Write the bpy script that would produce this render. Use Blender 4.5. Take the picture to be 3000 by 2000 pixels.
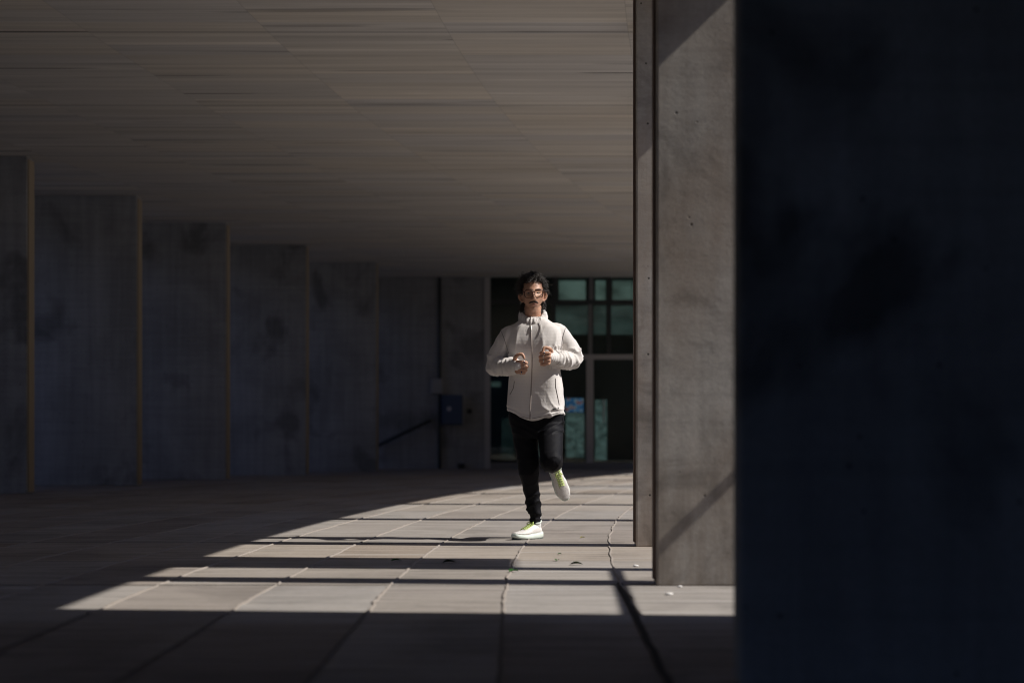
import bpy, bmesh, math, random
from mathutils import Vector, Matrix, noise
from mathutils.bvhtree import BVHTree
random.seed(7)
C = bpy.context.scene
COL = C.collection
R = math.radians
for o in list(bpy.data.objects): bpy.data.objects.remove(o)

# ------------------------------------------------------------------ camera
FM = 13.34                       # distance of the runner
cam_d = bpy.data.cameras.new('camera'); cam = bpy.data.objects.new('camera', cam_d); COL.objects.link(cam)
cam.location = (0, 0, .69); cam.rotation_euler = (R(90), 0, 0)
cam_d.sensor_width = 36; cam_d.lens = 70; cam_d.shift_y = .0921
cam_d.clip_end = 2000; cam_d.dof.use_dof = True; cam_d.dof.focus_distance = FM - .15; cam_d.dof.aperture_fstop = 2.0
C.camera = cam
C.cycles.filter_width = 1.1
# ------------------------------------------------------------------ light
AZ = R(6.5); EL = math.atan(math.tan(R(44)) * math.cos(AZ))
sdir = Vector((math.cos(EL)*math.cos(AZ), -math.cos(EL)*math.sin(AZ), math.sin(EL)))
w = bpy.data.worlds.new('World'); C.world = w; w.use_nodes = True
nt = w.node_tree; sky = nt.nodes.new('ShaderNodeTexSky'); sky.sky_type = 'NISHITA'; sky.sun_disc = False
sky.sun_elevation = EL; sky.sun_rotation = R(90) + AZ
tint = nt.nodes.new('ShaderNodeMix'); tint.data_type = 'RGBA'; tint.blend_type = 'MULTIPLY'; tint.inputs[0].default_value = 1; tint.inputs[7].default_value = (.60, .82, 1.35, 1)
nt.links.new(sky.outputs[0], tint.inputs[6]); nt.links.new(tint.outputs[2], nt.nodes['Background'].inputs[0]); nt.nodes['Background'].inputs[1].default_value = .085
sl = bpy.data.lights.new('sun', 'SUN'); sl.energy = 5; sl.angle = R(.5); sl.color = (1, .95, .88)
so = bpy.data.objects.new('sun', sl); COL.objects.link(so); so.location = (20, 0, 30)
so.rotation_euler = sdir.to_track_quat('Z', 'Y').to_euler()
C.view_settings.view_transform = 'Standard'; C.view_settings.look = 'None'
C.view_settings.exposure = 0.12; C.view_settings.gamma = 1

# ------------------------------------------------------------------ materials
def mat(name, col, rough=.8, spec=.3, metal=0):
    m = bpy.data.materials.new(name); m.use_nodes = True
    b = m.node_tree.nodes['Principled BSDF']
    b.inputs['Base Color'].default_value = (*col, 1); b.inputs['Roughness'].default_value = rough
    b.inputs['Specular IOR Level'].default_value = spec; b.inputs['Metallic'].default_value = metal
    return m
class NB:                                   # tiny node-building helper
    def __init__(s, m): s.t = m.node_tree; s.b = s.t.nodes['Principled BSDF']
    def n(s, typ, ins={}, **kw):
        n = s.t.nodes.new(typ)
        for k, v in kw.items(): setattr(n, k, v)
        for k, v in ins.items():
            if hasattr(v, 'is_output') or isinstance(v, bpy.types.NodeSocket): s.t.links.new(v, n.inputs[k])
            else: n.inputs[k].default_value = v
        return n
    def math(s, op, a, b=0.0, clamp=False): return s.n('ShaderNodeMath', {0: a, 1: b}, operation=op, use_clamp=clamp).outputs[0]
    def vec(s, src, scale, loc=(0, 0, 0)):
        return s.n('ShaderNodeMapping', {0: src, 'Scale': scale, 'Location': loc}).outputs[0]
    def noise(s, v, scale, detail=6, rough=.6, dist=0):
        return s.n('ShaderNodeTexNoise', {'Vector': v, 'Scale': scale, 'Detail': detail, 'Roughness': rough, 'Distortion': dist}).outputs[0]
    def ramp(s, f, stops):
        r = s.n('ShaderNodeValToRGB', {0: f}); e = r.color_ramp.elements
        while len(e) < len(stops): e.new(.5)
        for i, (p, c) in enumerate(stops):
            e[i].position = p; e[i].color = (c, c, c, 1) if isinstance(c, (int, float)) else (*c, 1)
        return r.outputs[0]
    def mix(s, f, a, b, mode='MIX'):
        n = s.n('ShaderNodeMix', data_type='RGBA', blend_type=mode)
        for i, v in ((0, f), (6, a), (7, b)):
            if isinstance(v, bpy.types.NodeSocket): s.t.links.new(v, n.inputs[i])
            elif i == 0: n.inputs[0].default_value = v
            else: n.inputs[i].default_value = (*v, 1) if len(v) == 3 else v
        return n.outputs[2]
    def base(s, c): s.t.links.new(c, s.b.inputs['Base Color'])
    def bump(s, h, strength, dist=.01):
        b = s.n('ShaderNodeBump', {'Height': h, 'Strength': strength, 'Distance': dist}); s.t.links.new(b.outputs[0], s.b.inputs['Normal'])
    def obj(s): return s.n('ShaderNodeTexCoord').outputs['Object']
    def uv(s): return s.n('ShaderNodeTexCoord').outputs['UV']

def concrete(name, col, stain=.45, seed=0, warm=False):
    m = mat(name, col, .85, .25); q = NB(m); v = q.obj()
    ri = q.n('ShaderNodeObjectInfo').outputs['Random']; rv = q.n('ShaderNodeCombineXYZ', {0: q.math('MULTIPLY', ri, 37.0), 1: q.math('MULTIPLY', ri, 11.0), 2: q.math('MULTIPLY', ri, 23.0)}).outputs[0]
    vs = q.n('ShaderNodeVectorMath', {0: q.vec(v, (1, 1, 1), (seed*7.3, seed*3.1, seed*1.7)), 1: rv}, operation='ADD').outputs[0]
    big = q.ramp(q.noise(vs, .9, 5, .55, .6), [(.42, 0.0), (.60, 1.0)])
    blot = q.ramp(q.noise(q.vec(vs, (1, 1, .8)), 1.3, 4, .5, .4), [(.56, 0.0), (.66, 1.0)])
    vert = q.noise(q.vec(vs, (5, 5, .25)), 2.0, 4, .6)
    fine = q.noise(vs, 45, 5, .7)
    horiz = q.noise(q.vec(vs, (.4, .4, 9)), 2.5, 3, .6)
    d1 = tuple(c*(1-stain*.35) for c in col); d2 = tuple(c*(1-stain) for c in col)
    c = q.mix(big, col, d1); c = q.mix(q.math('MULTIPLY', blot, .8), c, d2)
    c = q.mix(.55, c, q.ramp(vert, [(.25, .55), (.7, 1.0)]), 'MULTIPLY')
    c = q.mix(.35, c, q.ramp(fine, [(.3, .6), (.65, 1.0)]), 'MULTIPLY')
    c = q.mix(.4, c, q.ramp(horiz, [(.3, .7), (.6, 1.0)]), 'MULTIPLY')
    if warm:
        rust_and_shade = q.ramp(q.noise(q.vec(vs, (1.3, 1.3, .6)), 1.5, 4, .6, .4), [(.42, 0.0), (.66, 1.0)])
        c = q.mix(q.math('MULTIPLY', rust_and_shade, .5), c, (.33, .24, .17))
        zz = q.n('ShaderNodeSeparateXYZ', {0: v}).outputs[2]
        damp = q.math('MULTIPLY', q.ramp(zz, [(0.0, 1.0), (.9, 0.0)]), q.ramp(q.noise(q.vec(vs, (7, 7, .9)), 1.5, 4, .6), [(.35, 0.0), (.65, 1.0)]))
        c = q.mix(q.math('MULTIPLY', damp, .65), c, (.21, .165, .125))
        pat = q.ramp(q.noise(vs, 3.2, 5, .65, .8), [(.36, .72), (.5, 1.0), (.7, 1.12)]); c = q.mix(.9, c, pat, 'MULTIPLY')
    vor = q.n('ShaderNodeTexVoronoi', {'Vector': vs, 'Scale': 9.0}, feature='F1').outputs[0]
    pit = q.ramp(vor, [(.045, 0.0), (.075, 1.0)])
    c = q.mix(.75, c, pit, 'MULTIPLY')
    q.base(c)
    h = q.math('ADD', q.math('MULTIPLY', fine, .5), q.math('MULTIPLY', pit, .6))
    q.bump(h, .5, .004)
    return m
M = {}
M['rust_and_shade'] = mat('brown_shade_strip', (.10, .065, .05), .7, .3)  # dark brown that paints shade on the piers' left sides
M['bounce_edge'] = mat('warm_bounce_edge', (.44, .36, .26), .75, .2)  # tan that paints warm bounced light on the pier ends
M['fin'] = concrete('pier_concrete', (.47, .475, .48), .55, 1)
M['fin_w'] = concrete('pier_concrete_warm', (.56, .52, .47), .5, 4, True)
M['unseen_dark_wall'] = concrete('unseen_dark_wall_concrete', (.10, .10, .105), .3, 3)  # for the unseen side wall, darkened to cut bounced light
M['fin_shaded'] = concrete('shaded_pier_concrete', (.26, .27, .275), .8, 6)  # darker copy of the pier concrete, shade put into the colour
M['wall'] = concrete('wall_concrete', (.42, .42, .42), .45, 9)

# ceiling: board-marked concrete sheets, boards run across
def ceiling_mat():
    m = mat('board_marked_ceiling', (.4, .38, .35), .95, .05); q = NB(m); uv = q.uv()
    sep = q.n('ShaderNodeSeparateXYZ', {0: uv}); u, v = sep.outputs[0], sep.outputs[1]
    us = q.math('DIVIDE', q.math('ADD', u, .905+30*1.49), 1.49); iu = q.math('FLOOR', us); fu = q.math('FRACT', us)
    vs = q.math('DIVIDE', q.math('ADD', v, q.math('MULTIPLY', iu, .037)), .115); iv = q.math('FLOOR', vs); fv = q.math('FRACT', vs)
    cmb = q.n('ShaderNodeCombineXYZ', {0: iu, 1: iv}).outputs[0]
    rnd = q.n('ShaderNodeTexWhiteNoise', {'Vector': cmb}, noise_dimensions='2D').outputs[0]
    plank = q.ramp(rnd, [(0.0, .72), (.03, .86), (.5, .94), (.96, 1.0), (1.0, 1.12)])
    vs2 = q.math('MULTIPLY', v, 1.0)
    tint_r = q.n('ShaderNodeTexWhiteNoise', {'Vector': q.n('ShaderNodeCombineXYZ', {0: iu, 1: q.math('FLOOR', q.math('DIVIDE', v, .46))}).outputs[0]}, noise_dimensions='2D').outputs[0]
    tint = q.ramp(tint_r, [(0, (.66, .63, .60)), (.5, (.70, .655, .595)), (1, (.72, .66, .58))])
    c = q.mix(1, tint, plank, 'MULTIPLY')
    streak = q.noise(q.vec(uv, (.5, 16, 1)), 1.3, 6, .65)
    c = q.mix(.7, c, q.ramp(streak, [(.3, .80), (.7, 1.06)]), 'MULTIPLY')
    offc = q.n('ShaderNodeCombineXYZ', {0: q.math('MULTIPLY', iu, 5.3), 1: q.math('MULTIPLY', iu, 3.7)}).outputs[0]
    lv = q.n('ShaderNodeVectorMath', {0: q.vec(uv, (.35, 4.5, 1)), 1: offc}, operation='ADD').outputs[0]
    long_ = q.noise(lv, 1.1, 3, .5); c = q.mix(.8, c, q.ramp(long_, [(.30, .55), (.37, .9), (.6, 1.0), (.68, 1.0), (.74, 1.25)]), 'MULTIPLY')
    seam = q.ramp(q.math('ABSOLUTE', q.math('SUBTRACT', fu, .5)), [(.496, 1.0), (.4995, .8)])
    c = q.mix(1, c, seam, 'MULTIPLY')
    fl_ = q.noise(q.n('ShaderNodeVectorMath', {0: q.vec(uv, (.28, 7.0, 1)), 1: q.n('ShaderNodeVectorMath', {0: offc, 3: 2.7}, operation='SCALE').outputs[0]}, operation='ADD').outputs[0], 1.3, 1, .4)
    c = q.mix(.75, c, q.ramp(fl_, [(.245, .2), (.262, 1.0)]), 'MULTIPLY')
    gap = q.ramp(fv, [(0, .75), (.06, 1.0)]); c = q.mix(.5, c, gap, 'MULTIPLY')
    big = q.ramp(q.math('FRACT', q.math('DIVIDE', q.math('SUBTRACT', v, 16.47-3.65*12), 3.65)), [(0, .55), (.009, .55), (.012, 1.0)])
    c = q.mix(1, c, big, 'MULTIPLY')
    q.base(c)
    q.bump(q.math('ADD', q.math('MULTIPLY', rnd, .8), q.math('MULTIPLY', streak, .5)), .5, .006)
    return m
M['ceiling'] = ceiling_mat()

TW = .535
def floor_mat():
    m = mat('slab_paving', (.3, .27, .24), .95, .04); q = NB(m); uv = q.uv()
    sep = q.n('ShaderNodeSeparateXYZ', {0: uv}); u, v = sep.outputs[0], sep.outputs[1]
    us = q.math('DIVIDE', q.math('ADD', u, .036+40*TW), TW); iu = q.math('FLOOR', us)
    iv = q.math('FLOOR', q.math('DIVIDE', q.math('SUBTRACT', v, 9.17-3.65*12), 3.65/2))
    rnd = q.n('ShaderNodeTexWhiteNoise', {'Vector': q.n('ShaderNodeCombineXYZ', {0: iu, 1: iv}).outputs[0]}, noise_dimensions='2D').outputs[0]
    rowr = q.n('ShaderNodeTexWhiteNoise', {1: iv}, noise_dimensions='1D').outputs[0]
    tile = q.ramp(rnd, [(0, (.295, .26, .23)), (.5, (.33, .30, .27)), (1, (.355, .33, .305))])
    row = q.ramp(rowr, [(0, (.95, .98, 1.03)), (1, (1.05, .98, .90))])
    c = q.mix(1, tile, row, 'MULTIPLY')
    off = q.n('ShaderNodeCombineXYZ', {0: q.math('MULTIPLY', iu, 13.7), 1: q.math('MULTIPLY', rnd, 9)}).outputs[0]
    vv = q.n('ShaderNodeVectorMath', {0: q.vec(uv, (.9, 9, 1)), 1: off}, operation='ADD').outputs[0]
    st = q.noise(vv, 1.4, 7, .65, .2)
    c = q.mix(.8, c, q.ramp(st, [(.28, .5), (.5, .95), (.75, 1.2)]), 'MULTIPLY')
    fs = q.noise(q.n('ShaderNodeVectorMath', {0: q.vec(uv, (.8, 38, 1)), 1: off}, operation='ADD').outputs[0], 1.0, 4, .6); c = q.mix(.8, c, q.ramp(fs, [(.30, .55), (.42, 1.0), (.62, 1.0), (.70, 1.2)]), 'MULTIPLY')
    pale = q.ramp(q.noise(q.n('ShaderNodeVectorMath', {0: q.vec(uv, (.25, 5, 1)), 1: off}, operation='ADD').outputs[0], 1.2, 2, .4), [(.66, 0.0), (.70, 1.0)])
    c = q.mix(q.math('MULTIPLY', pale, .35), c, (.5, .48, .46))
    stn = q.ramp(q.noise(q.vec(uv, (.8, .5, 1)), 1.6, 5, .6, .5), [(.34, .74), (.52, 1.0)]); c = q.mix(.85, c, stn, 'MULTIPLY')
    spots = q.ramp(q.noise(uv, 30, 4, .7), [(.3, .7), (.6, 1.0)])
    c = q.mix(.4, c, spots, 'MULTIPLY')
    q.base(c)
    hl = q.math('ADD', st, q.math('MULTIPLY', q.noise(uv, 60, 4, .7), .3))
    q.bump(hl, .55, .012)
    return m
M['floor'] = floor_mat()
M['mortar'] = mat('mortar', (.42, .37, .33), .9, .2)
q = NB(M['mortar']); q.base(q.mix(q.noise(q.obj(), 25, 5, .7), (.20, .175, .155), (.36, .32, .285))); q.bump(q.noise(q.obj(), 60, 4), .8, .01)
M['slot'] = mat('dark_slot', (.03, .03, .03), .9, .1)
M['ground'] = mat('outer_ground', (.16, .155, .15), .9, .2)
q = NB(M['ground']); q.base(q.mix(q.noise(q.obj(), 3, 6), (.05, .05, .05), (.08, .08, .08)))
M['unseen_facade'] = concrete('unseen_facade_render', (.16, .155, .15), .3, 12)
M['frame'] = mat('grey_metal_frame', (.22, .22, .22), .5, .4)
M['dark_frame'] = mat('dark_metal_frame', (.05, .055, .055), .45, .4)

# ------------------------------------------------------------------ object helpers
def link(name, me, m, parent=None):
    o = bpy.data.objects.new(name, me); COL.objects.link(o)
    if m is not None:
        me.materials.clear()
        me.materials.append(m)
    if parent: o.parent = parent
    return o
def from_bm(name, bm, m, parent=None, smooth=False):
    bmesh.ops.recalc_face_normals(bm, faces=bm.faces)
    me = bpy.data.meshes.new(name); bm.to_mesh(me); bm.free()
    if smooth: me.polygons.foreach_set('use_smooth', [True]*len(me.polygons))
    return link(name, me, m, parent)
def tag(o, label=None, cat=None, group=None, kind=None):
    if label: o['label'] = label
    if cat: o['category'] = cat
    if group: o['group'] = group
    if kind: o['kind'] = kind
    return o
def thing(name, label, cat, loc=(0, 0, 0), group=None):
    o = bpy.data.objects.new(name, None); COL.objects.link(o); o.location = loc; o.empty_display_size = .2
    return tag(o, label, cat, group)
def add_box(bm, x0, x1, y0, y1, z0, z1, bev=0):
    r = bmesh.ops.create_cube(bm, size=1, matrix=Matrix.Translation(((x0+x1)/2, (y0+y1)/2, (z0+z1)/2)) @ Matrix.Diagonal((x1-x0, y1-y0, z1-z0, 1)))
    if bev:
        es = list({e for v in r['verts'] for e in v.link_edges})
        bmesh.ops.bevel(bm, geom=es, offset=bev, segments=2, affect='EDGES', profile=.5)
def box(name, dims, m, parent=None, bev=0):
    bm = bmesh.new(); add_box(bm, *dims, bev=bev); return from_bm(name, bm, m, parent)
def frame_of(d, ref=None):
    d = d.normalized(); ref = ref or Vector((0, 0, 1))
    if abs(d.dot(ref)) > .95: ref = Vector((0, 1, 0)) if abs(d.y) < .9 else Vector((1, 0, 0))
    a = d.cross(ref).normalized(); return a, a.cross(d).normalized()
def add_tube(bm, pts, rad, n=16, asp=1.0, ref=None, caps=True):
    """round-ended tapered tube; rad per point; asp scales the second axis"""
    pts = [Vector(p) for p in pts]
    rad = [rad]*len(pts) if isinstance(rad, (int, float)) else rad
    P, Rr = [], []
    def cap(p, d, r, sgn):
        return [(p + d*sgn*r*math.sin(t)*.9, r*math.cos(t)) for t in (R(75), R(50), R(25))]
    d0 = (pts[1]-pts[0]).normalized(); d1 = (pts[-1]-pts[-2]).normalized()
    seq = []
    if caps: seq += cap(pts[0], d0, rad[0], -1)
    seq += list(zip(pts, rad))
    if caps: seq += [(p, r) for p, r in reversed(cap(pts[-1], d1, rad[-1], 1))]
    rings = []; up = None
    for i, (p, r) in enumerate(seq):
        a = seq[max(i-1, 0)][0]; b = seq[min(i+1, len(seq)-1)][0]; d = (b-a)
        if d.length < 1e-7: d = d0
        d = d.normalized()
        if up is None: x, y = frame_of(d, ref)
        else:
            x = (up - d*up.dot(d)).normalized(); y = d.cross(x)
        up = x
        rings.append([bm.verts.new(p + x*(math.cos(2*math.pi*k/n)*r) + y*(math.sin(2*math.pi*k/n)*r*asp)) for k in range(n)])
    for a, b in zip(rings, rings[1:]):
        for k in range(n): bm.faces.new((a[k], a[(k+1) % n], b[(k+1) % n], b[k]))
    bm.faces.new(rings[0]); bm.faces.new(rings[-1])
def smooth_path(pts, sub=6):
    pts = [Vector(p) for p in pts]; out = []
    for i in range(len(pts)-1):
        p0 = pts[max(i-1, 0)]; p1 = pts[i]; p2 = pts[i+1]; p3 = pts[min(i+2, len(pts)-1)]
        for k in range(sub):
            t = k/sub
            out.append(.5*((2*p1)+(p2-p0)*t+(2*p0-5*p1+4*p2-p3)*t*t+(3*p1-p0-3*p2+p3)*t**3))
    out.append(pts[-1]); return out
def lerp_list(v, n_sub):
    out = []
    for i in range(len(v)-1):
        for k in range(n_sub): out.append(v[i]+(v[i+1]-v[i])*k/n_sub)
    out.append(v[-1]); return out
def stube(bm, pts, rad, n=16, sub=6, asp=1.0, ref=None):
    add_tube(bm, smooth_path(pts, sub), lerp_list(rad, sub), n, asp, ref)

# ------------------------------------------------------------------ the passage
def c(y): return .005*max(0, y-7.8)**2           # the passage bends to the right
H = 4.03
def sheet(name, u0, u1, ys, z, m, zt=None, parent=None):
    """a sheet (or slab up to zt) following the bend, with UV = (across, along) in metres"""
    bm = bmesh.new(); uvl = bm.loops.layers.uv.new('UVMap'); ud = {}
    us = [u0, u1]
    def V(u, y, zz):
        v = bm.verts.new((u + c(y), y, zz)); ud[v] = (u, y); return v
    lo = [[V(u, y, z) for u in us] for y in ys]
    for a, b in zip(lo, lo[1:]): bm.faces.new((a[0], a[1], b[1], b[0]))
    if zt is not None:
        hi = [[V(u, y, zt) for u in us] for y in ys]
        for a, b, d, e in zip(lo, lo[1:], hi, hi[1:]):
            bm.faces.new((d[0], d[1], e[1], e[0])); bm.faces.new((a[0], b[0], e[0], d[0])); bm.faces.new((a[1], b[1], e[1], d[1]))
        for k in (0, -1): bm.faces.new((lo[k][0], lo[k][1], hi[k][1], hi[k][0]))
    for f in bm.faces:
        for l in f.loops: l[uvl].uv = ud[l.vert]
    return from_bm(name, bm, m, parent)
ys = [-5+i*.5 for i in range(0, 95)] + [42.5]
sheet_y = [y for y in ys if y <= 42.5]
tag(box('ground', (-400, 400, -400, 400, -.5, -.02), M['ground']), kind='structure')
M['bounce_yard'] = mat('pale_bounce_yard', (.6, .57, .52), .9, .2)
q = NB(M['bounce_yard']); q.base(q.mix(q.noise(q.obj(), 3, 6), (.56, .54, .50), (.70, .67, .62)))
bm = bmesh.new(); add_box(bm, 3.25, 15.9, -6, 60, -.1, -.012); tag(from_bm('bounce_yard', bm, M['bounce_yard']), kind='structure')  # unseen pale ground, laid to bounce sunlight up to the ceiling
tag(sheet('floor', -12, 3.2, sheet_y, 0.0, M['floor']), kind='structure')
tag(sheet('ceiling', -10.2, 2.37, sheet_y, H, M['ceiling'], zt=H+.8), kind='structure')

# mortar beads between the slabs, uneven and slightly proud
bm = bmesh.new()
k = -16
for k in range(-18, 2):
    u = -.036 + k*TW
    y = 7.7; prev = None
    while y < 41:
        st = .09 + y*.006
        wob = (noise.noise(Vector((k*5.1, y*1.7, 0)))*.014 + noise.noise(Vector((k*9.1, y*6, 3)))*.010)
        wd = .008 + .005*noise.noise(Vector((k*3.3, y*4, 7)))
        hh = .006 + .004*noise.noise(Vector((k*1.3, y*5, 1)))
        x = u + c(y) + wob
        ring = [bm.verts.new((x-wd, y, .0)), bm.verts.new((x-wd*.4, y, hh)), bm.verts.new((x+wd*.4, y, hh)), bm.verts.new((x+wd, y, .0))]
        if prev:
            for a in range(3): bm.faces.new((prev[a], prev[a+1], ring[a+1], ring[a]))
        prev = ring; y += st
tag(from_bm('floor_joints', bm, M['mortar']), kind='structure')
bm = bmesh.new()
for yj in [5.5+3.65*i for i in range(1, 10)]:
    yy = yj + .04; prev = None; u = -11.5
    while u < .60:
        x = u + c(yy); dy = .012*noise.noise(Vector((u*2, yj, 0)))
        a = bm.verts.new((x, yy+dy, .004)); b = bm.verts.new((x, yy+dy+.022, .004))
        if prev: bm.faces.new((prev[0], a, b, prev[1]))
        prev = (a, b); u += .1
bk = bmesh.new()
for k in range(-18, 2):                     # near joints: shade painted into dark strips, widest along the rail's shadow
    prev = None; y = 2.5
    while y < (9.4 if k == 1 else 7.75):
        x = (.437+.0175*(y-5.64) if k == 1 else -.036+k*TW) + .006*noise.noise(Vector((k*3.7, y*4, 5))); wd = .013 if k == 1 else .006; B_ = bm if k == 1 else bk
        a = B_.verts.new((x-wd, y, .0045)); b = B_.verts.new((x+wd, y, .0045))
        if prev: B_.faces.new((prev[0], prev[1], b, a))
        prev = (a, b); y += .12
tag(from_bm('floor_shaded_joints', bk, mat('shaded_joint', (.15, .135, .12), .95, .05)), kind='structure')
tag(from_bm('floor_slots', bm, M['slot']), kind='structure')

# piers
def pier(x0, x1, y0, th, m, label, group, h=H, bounce_edge=False):
    """board-cast concrete pier, slightly irregular chamfered arrises"""
    bm = bmesh.new(); add_box(bm, 0, x1-x0, 0, th, 0, h+.01, bev=.012)
    o = from_bm('concrete_pier', bm, m); o.location = (x0, y0, -.003)
    if bounce_edge and x1 > -9: box('painted_edge_lighting', (x1-x0, x1-x0+.02, .03, th-.02, .02, h-.03), M['bounce_edge'], o, .004)  # added strip, bounced light put into its colour
    return tag(o, label, 'pier', group)
ords = ['nearest', 'second', 'third', 'fourth', 'fifth', 'sixth']
GL = 'concrete piers along the left side'; GR = 'concrete piers along the right side'
left_lab = ['dark concrete pier cut off by the left edge of the photo',
  'wide dark concrete pier with a large damp blotch, second from the left edge',
  'concrete pier with pale streaks down its upper left corner, third from the left edge',
  'concrete pier fourth from the left edge, dull stain low at its middle',
  'smallest concrete pier of the left row, just left of the end wall with the boxes']
for i in range(-5, 5):
    y = [23.8, 27.7, 31.2, 34.9, 38.3][i] if i >= 0 else 23.8 + 3.65*i
    xr = [-5.80, -5.22, -4.48, -3.61, -2.61][i] if i >= 0 else -7.1 + c(y)
    if i < 0 and y < 3: continue
    pier(xr-2.6, xr, y, .32, M['fin'], left_lab[i] if i >= 0 else 'concrete pier of the left row outside the picture, %s before the narrow one' % ['', 'next', 'second', 'third', 'fourth', 'fifth'][-i], GL, bounce_edge=True)
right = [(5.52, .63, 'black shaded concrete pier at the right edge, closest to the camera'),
         (9.17, .664, 'sunlit stained concrete pier crossed by a thin diagonal shadow, beside the black one'),
         (12.40, .771, 'slim sunlit concrete pier just right of the runner')]
for i, (y, x, lab) in enumerate(right):
    pier(x, 2.33+c(y), y, .15, M['fin_w'] if i else M['fin_shaded'], lab, GR)
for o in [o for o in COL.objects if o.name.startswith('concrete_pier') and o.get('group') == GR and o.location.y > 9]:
    box('painted_edge_lighting', (-.010, .0, .02, .13, .03, H-.03), M['rust_and_shade'], o, .003)  # added strip, side shade put into its colour
for i in range(6):
    y = 16.1 + 3.65*i
    pier(.68 + c(y), 2.33+c(y), y, .15, M['fin_w'], 'concrete pier of the right row, %s behind the slim sunlit pier' % ['first', 'second', 'third', 'fourth', 'fifth', 'sixth'][i], GR)

# unseen darkened side wall right of the camera, its end lets the sun in
sw = sheet('unseen_side_wall', 2.385, 2.6, [-5, 0, 4, 7.46], 0, M['unseen_dark_wall'], zt=H+.3)
tag(sw, 'unseen concrete wall on the right near the camera, darkened to cut bounced light', 'wall')
# off-frame things that cast the shadows seen in the photo
bm = bmesh.new(); add_tube(bm, [(2.67, 7.0, 2.15), (2.76, 10.05, 2.15)], .027, 12)
rail = thing('steel_rail', 'steel rail outside the right row of piers', 'rail', (0, 0, 0))
from_bm('rail_tube', bm, M['dark_frame'], rail)
bm = bmesh.new(); add_tube(bm, [(2.75, 7.1, 2.15), (2.75, 7.1, 0)], .03, 12); from_bm('post', bm, M['dark_frame'], rail)
bb = thing('shadow_board', 'unseen blank board on a post, added to cast the wide shadow band', 'board', (5, 9.7, 0))  # added and shaped only for the wide floor shadow
box('board', (-.05, .05, 0, .93, 4.85, 9.5), M['unseen_facade'], bb, .01); box('post', (-.08, .08, .0, .2, -.01, 4.85), M['dark_frame'], bb)  # parts of the added shadow board
us = sheet('upper_shade_block', -10.0, 2.2, [-5, 0, 8]+[8+i*2 for i in range(1, 18)]+[42.4], H+.81, M['unseen_facade'], zt=14)  # unseen mass added to shade the left ground and block sky
tag(us, 'unseen block added above the passage to shade its left side', 'building')
bm = bmesh.new(); add_box(bm, 0, 1.5, -60, 90, -.1, 9.0); fo = from_bm('building', bm, M['unseen_facade']); fo.location = (16, 0, 0)  # added out of view to hold back skylight from the right
tag(fo, 'unseen dark building added on the right to block skylight', 'building')
bm = bmesh.new(); add_box(bm, 0, 1.5, -60, 90, -.1, 7.0); fo = from_bm('building', bm, M['unseen_facade']); fo.location = (-24, 0, 0)  # added out of view to hold back skylight from the left
tag(fo, 'unseen dark building added on the left to block skylight', 'building')
bm = bmesh.new(); add_box(bm, -20, 14, 0, 1.5, -.1, 6.0); fo = from_bm('building', bm, M['unseen_facade']); fo.location = (0, -40, 0)
tag(fo, 'dark building behind the camera', 'building')

# ------------------------------------------------------------------ end wall and glazed entrance
YE = 41.9; S = 4573/YE
def ex(px): return (px-1176)/S
def ez(py): return .69+(1000.6-py)/S
tag(box('end_wall', (-14, ex(1113), YE, YE+.4, -.01, H-.002), M['wall']), 'shaded concrete end wall with two boxes and a conduit, left of the glass entrance', 'wall')
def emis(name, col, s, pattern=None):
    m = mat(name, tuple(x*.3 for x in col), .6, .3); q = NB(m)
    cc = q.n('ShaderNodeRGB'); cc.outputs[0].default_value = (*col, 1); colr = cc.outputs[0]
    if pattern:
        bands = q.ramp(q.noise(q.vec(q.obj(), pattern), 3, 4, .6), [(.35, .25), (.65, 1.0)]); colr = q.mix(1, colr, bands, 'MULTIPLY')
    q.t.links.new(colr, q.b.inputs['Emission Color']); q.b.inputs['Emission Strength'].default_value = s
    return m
ent = thing('glass_entrance', 'glazed entrance with grey mullions and dim greenish panes behind the runner', 'entrance', (ex(1116), YE, 0))
L = Vector((ex(1116), YE, 0))
def ebox(name, x0, x1, y0, y1, z0, z1, m, parent=ent, bev=0):
    return box(name, (x0-L.x, x1-L.x, y0-L.y, y1-L.y, z0, z1), m, parent, bev)
XR = 9.0
glass = bpy.data.materials.new('entrance_glass'); glass.use_nodes = True; t = glass.node_tree; t.nodes.clear()
o_ = t.nodes.new('ShaderNodeOutputMaterial'); mx = t.nodes.new('ShaderNodeMixShader'); tr = t.nodes.new('ShaderNodeBsdfTransparent'); gl = t.nodes.new('ShaderNodeBsdfGlossy')
tr.inputs[0].default_value = (.75, .85, .82, 1); gl.inputs['Roughness'].default_value = .02; mx.inputs[0].default_value = .04
t.links.new(tr.outputs[0], mx.inputs[1]); t.links.new(gl.outputs[0], mx.inputs[2]); t.links.new(mx.outputs[0], o_.inputs[0])
M['glass'] = glass
M['lightframe'] = mat('pale_grey_frame', (.5, .48, .47), .5, .3)
ZT = H-.004
ebox('frame', ex(1113), ex(1126), YE-.02, YE+.16, 0, ZT, M['lightframe'])
ebox('sill', ex(1126), XR, YE, YE+.14, 0, .13, M['frame'])
ebox('transom', ex(1126), XR, YE+.0, YE+.12, 3.46, 3.55, M['dark_frame'])
ebox('transom', ex(1330), XR, YE-.01, YE+.12, 2.30, 2.40, M['lightframe'])
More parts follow.
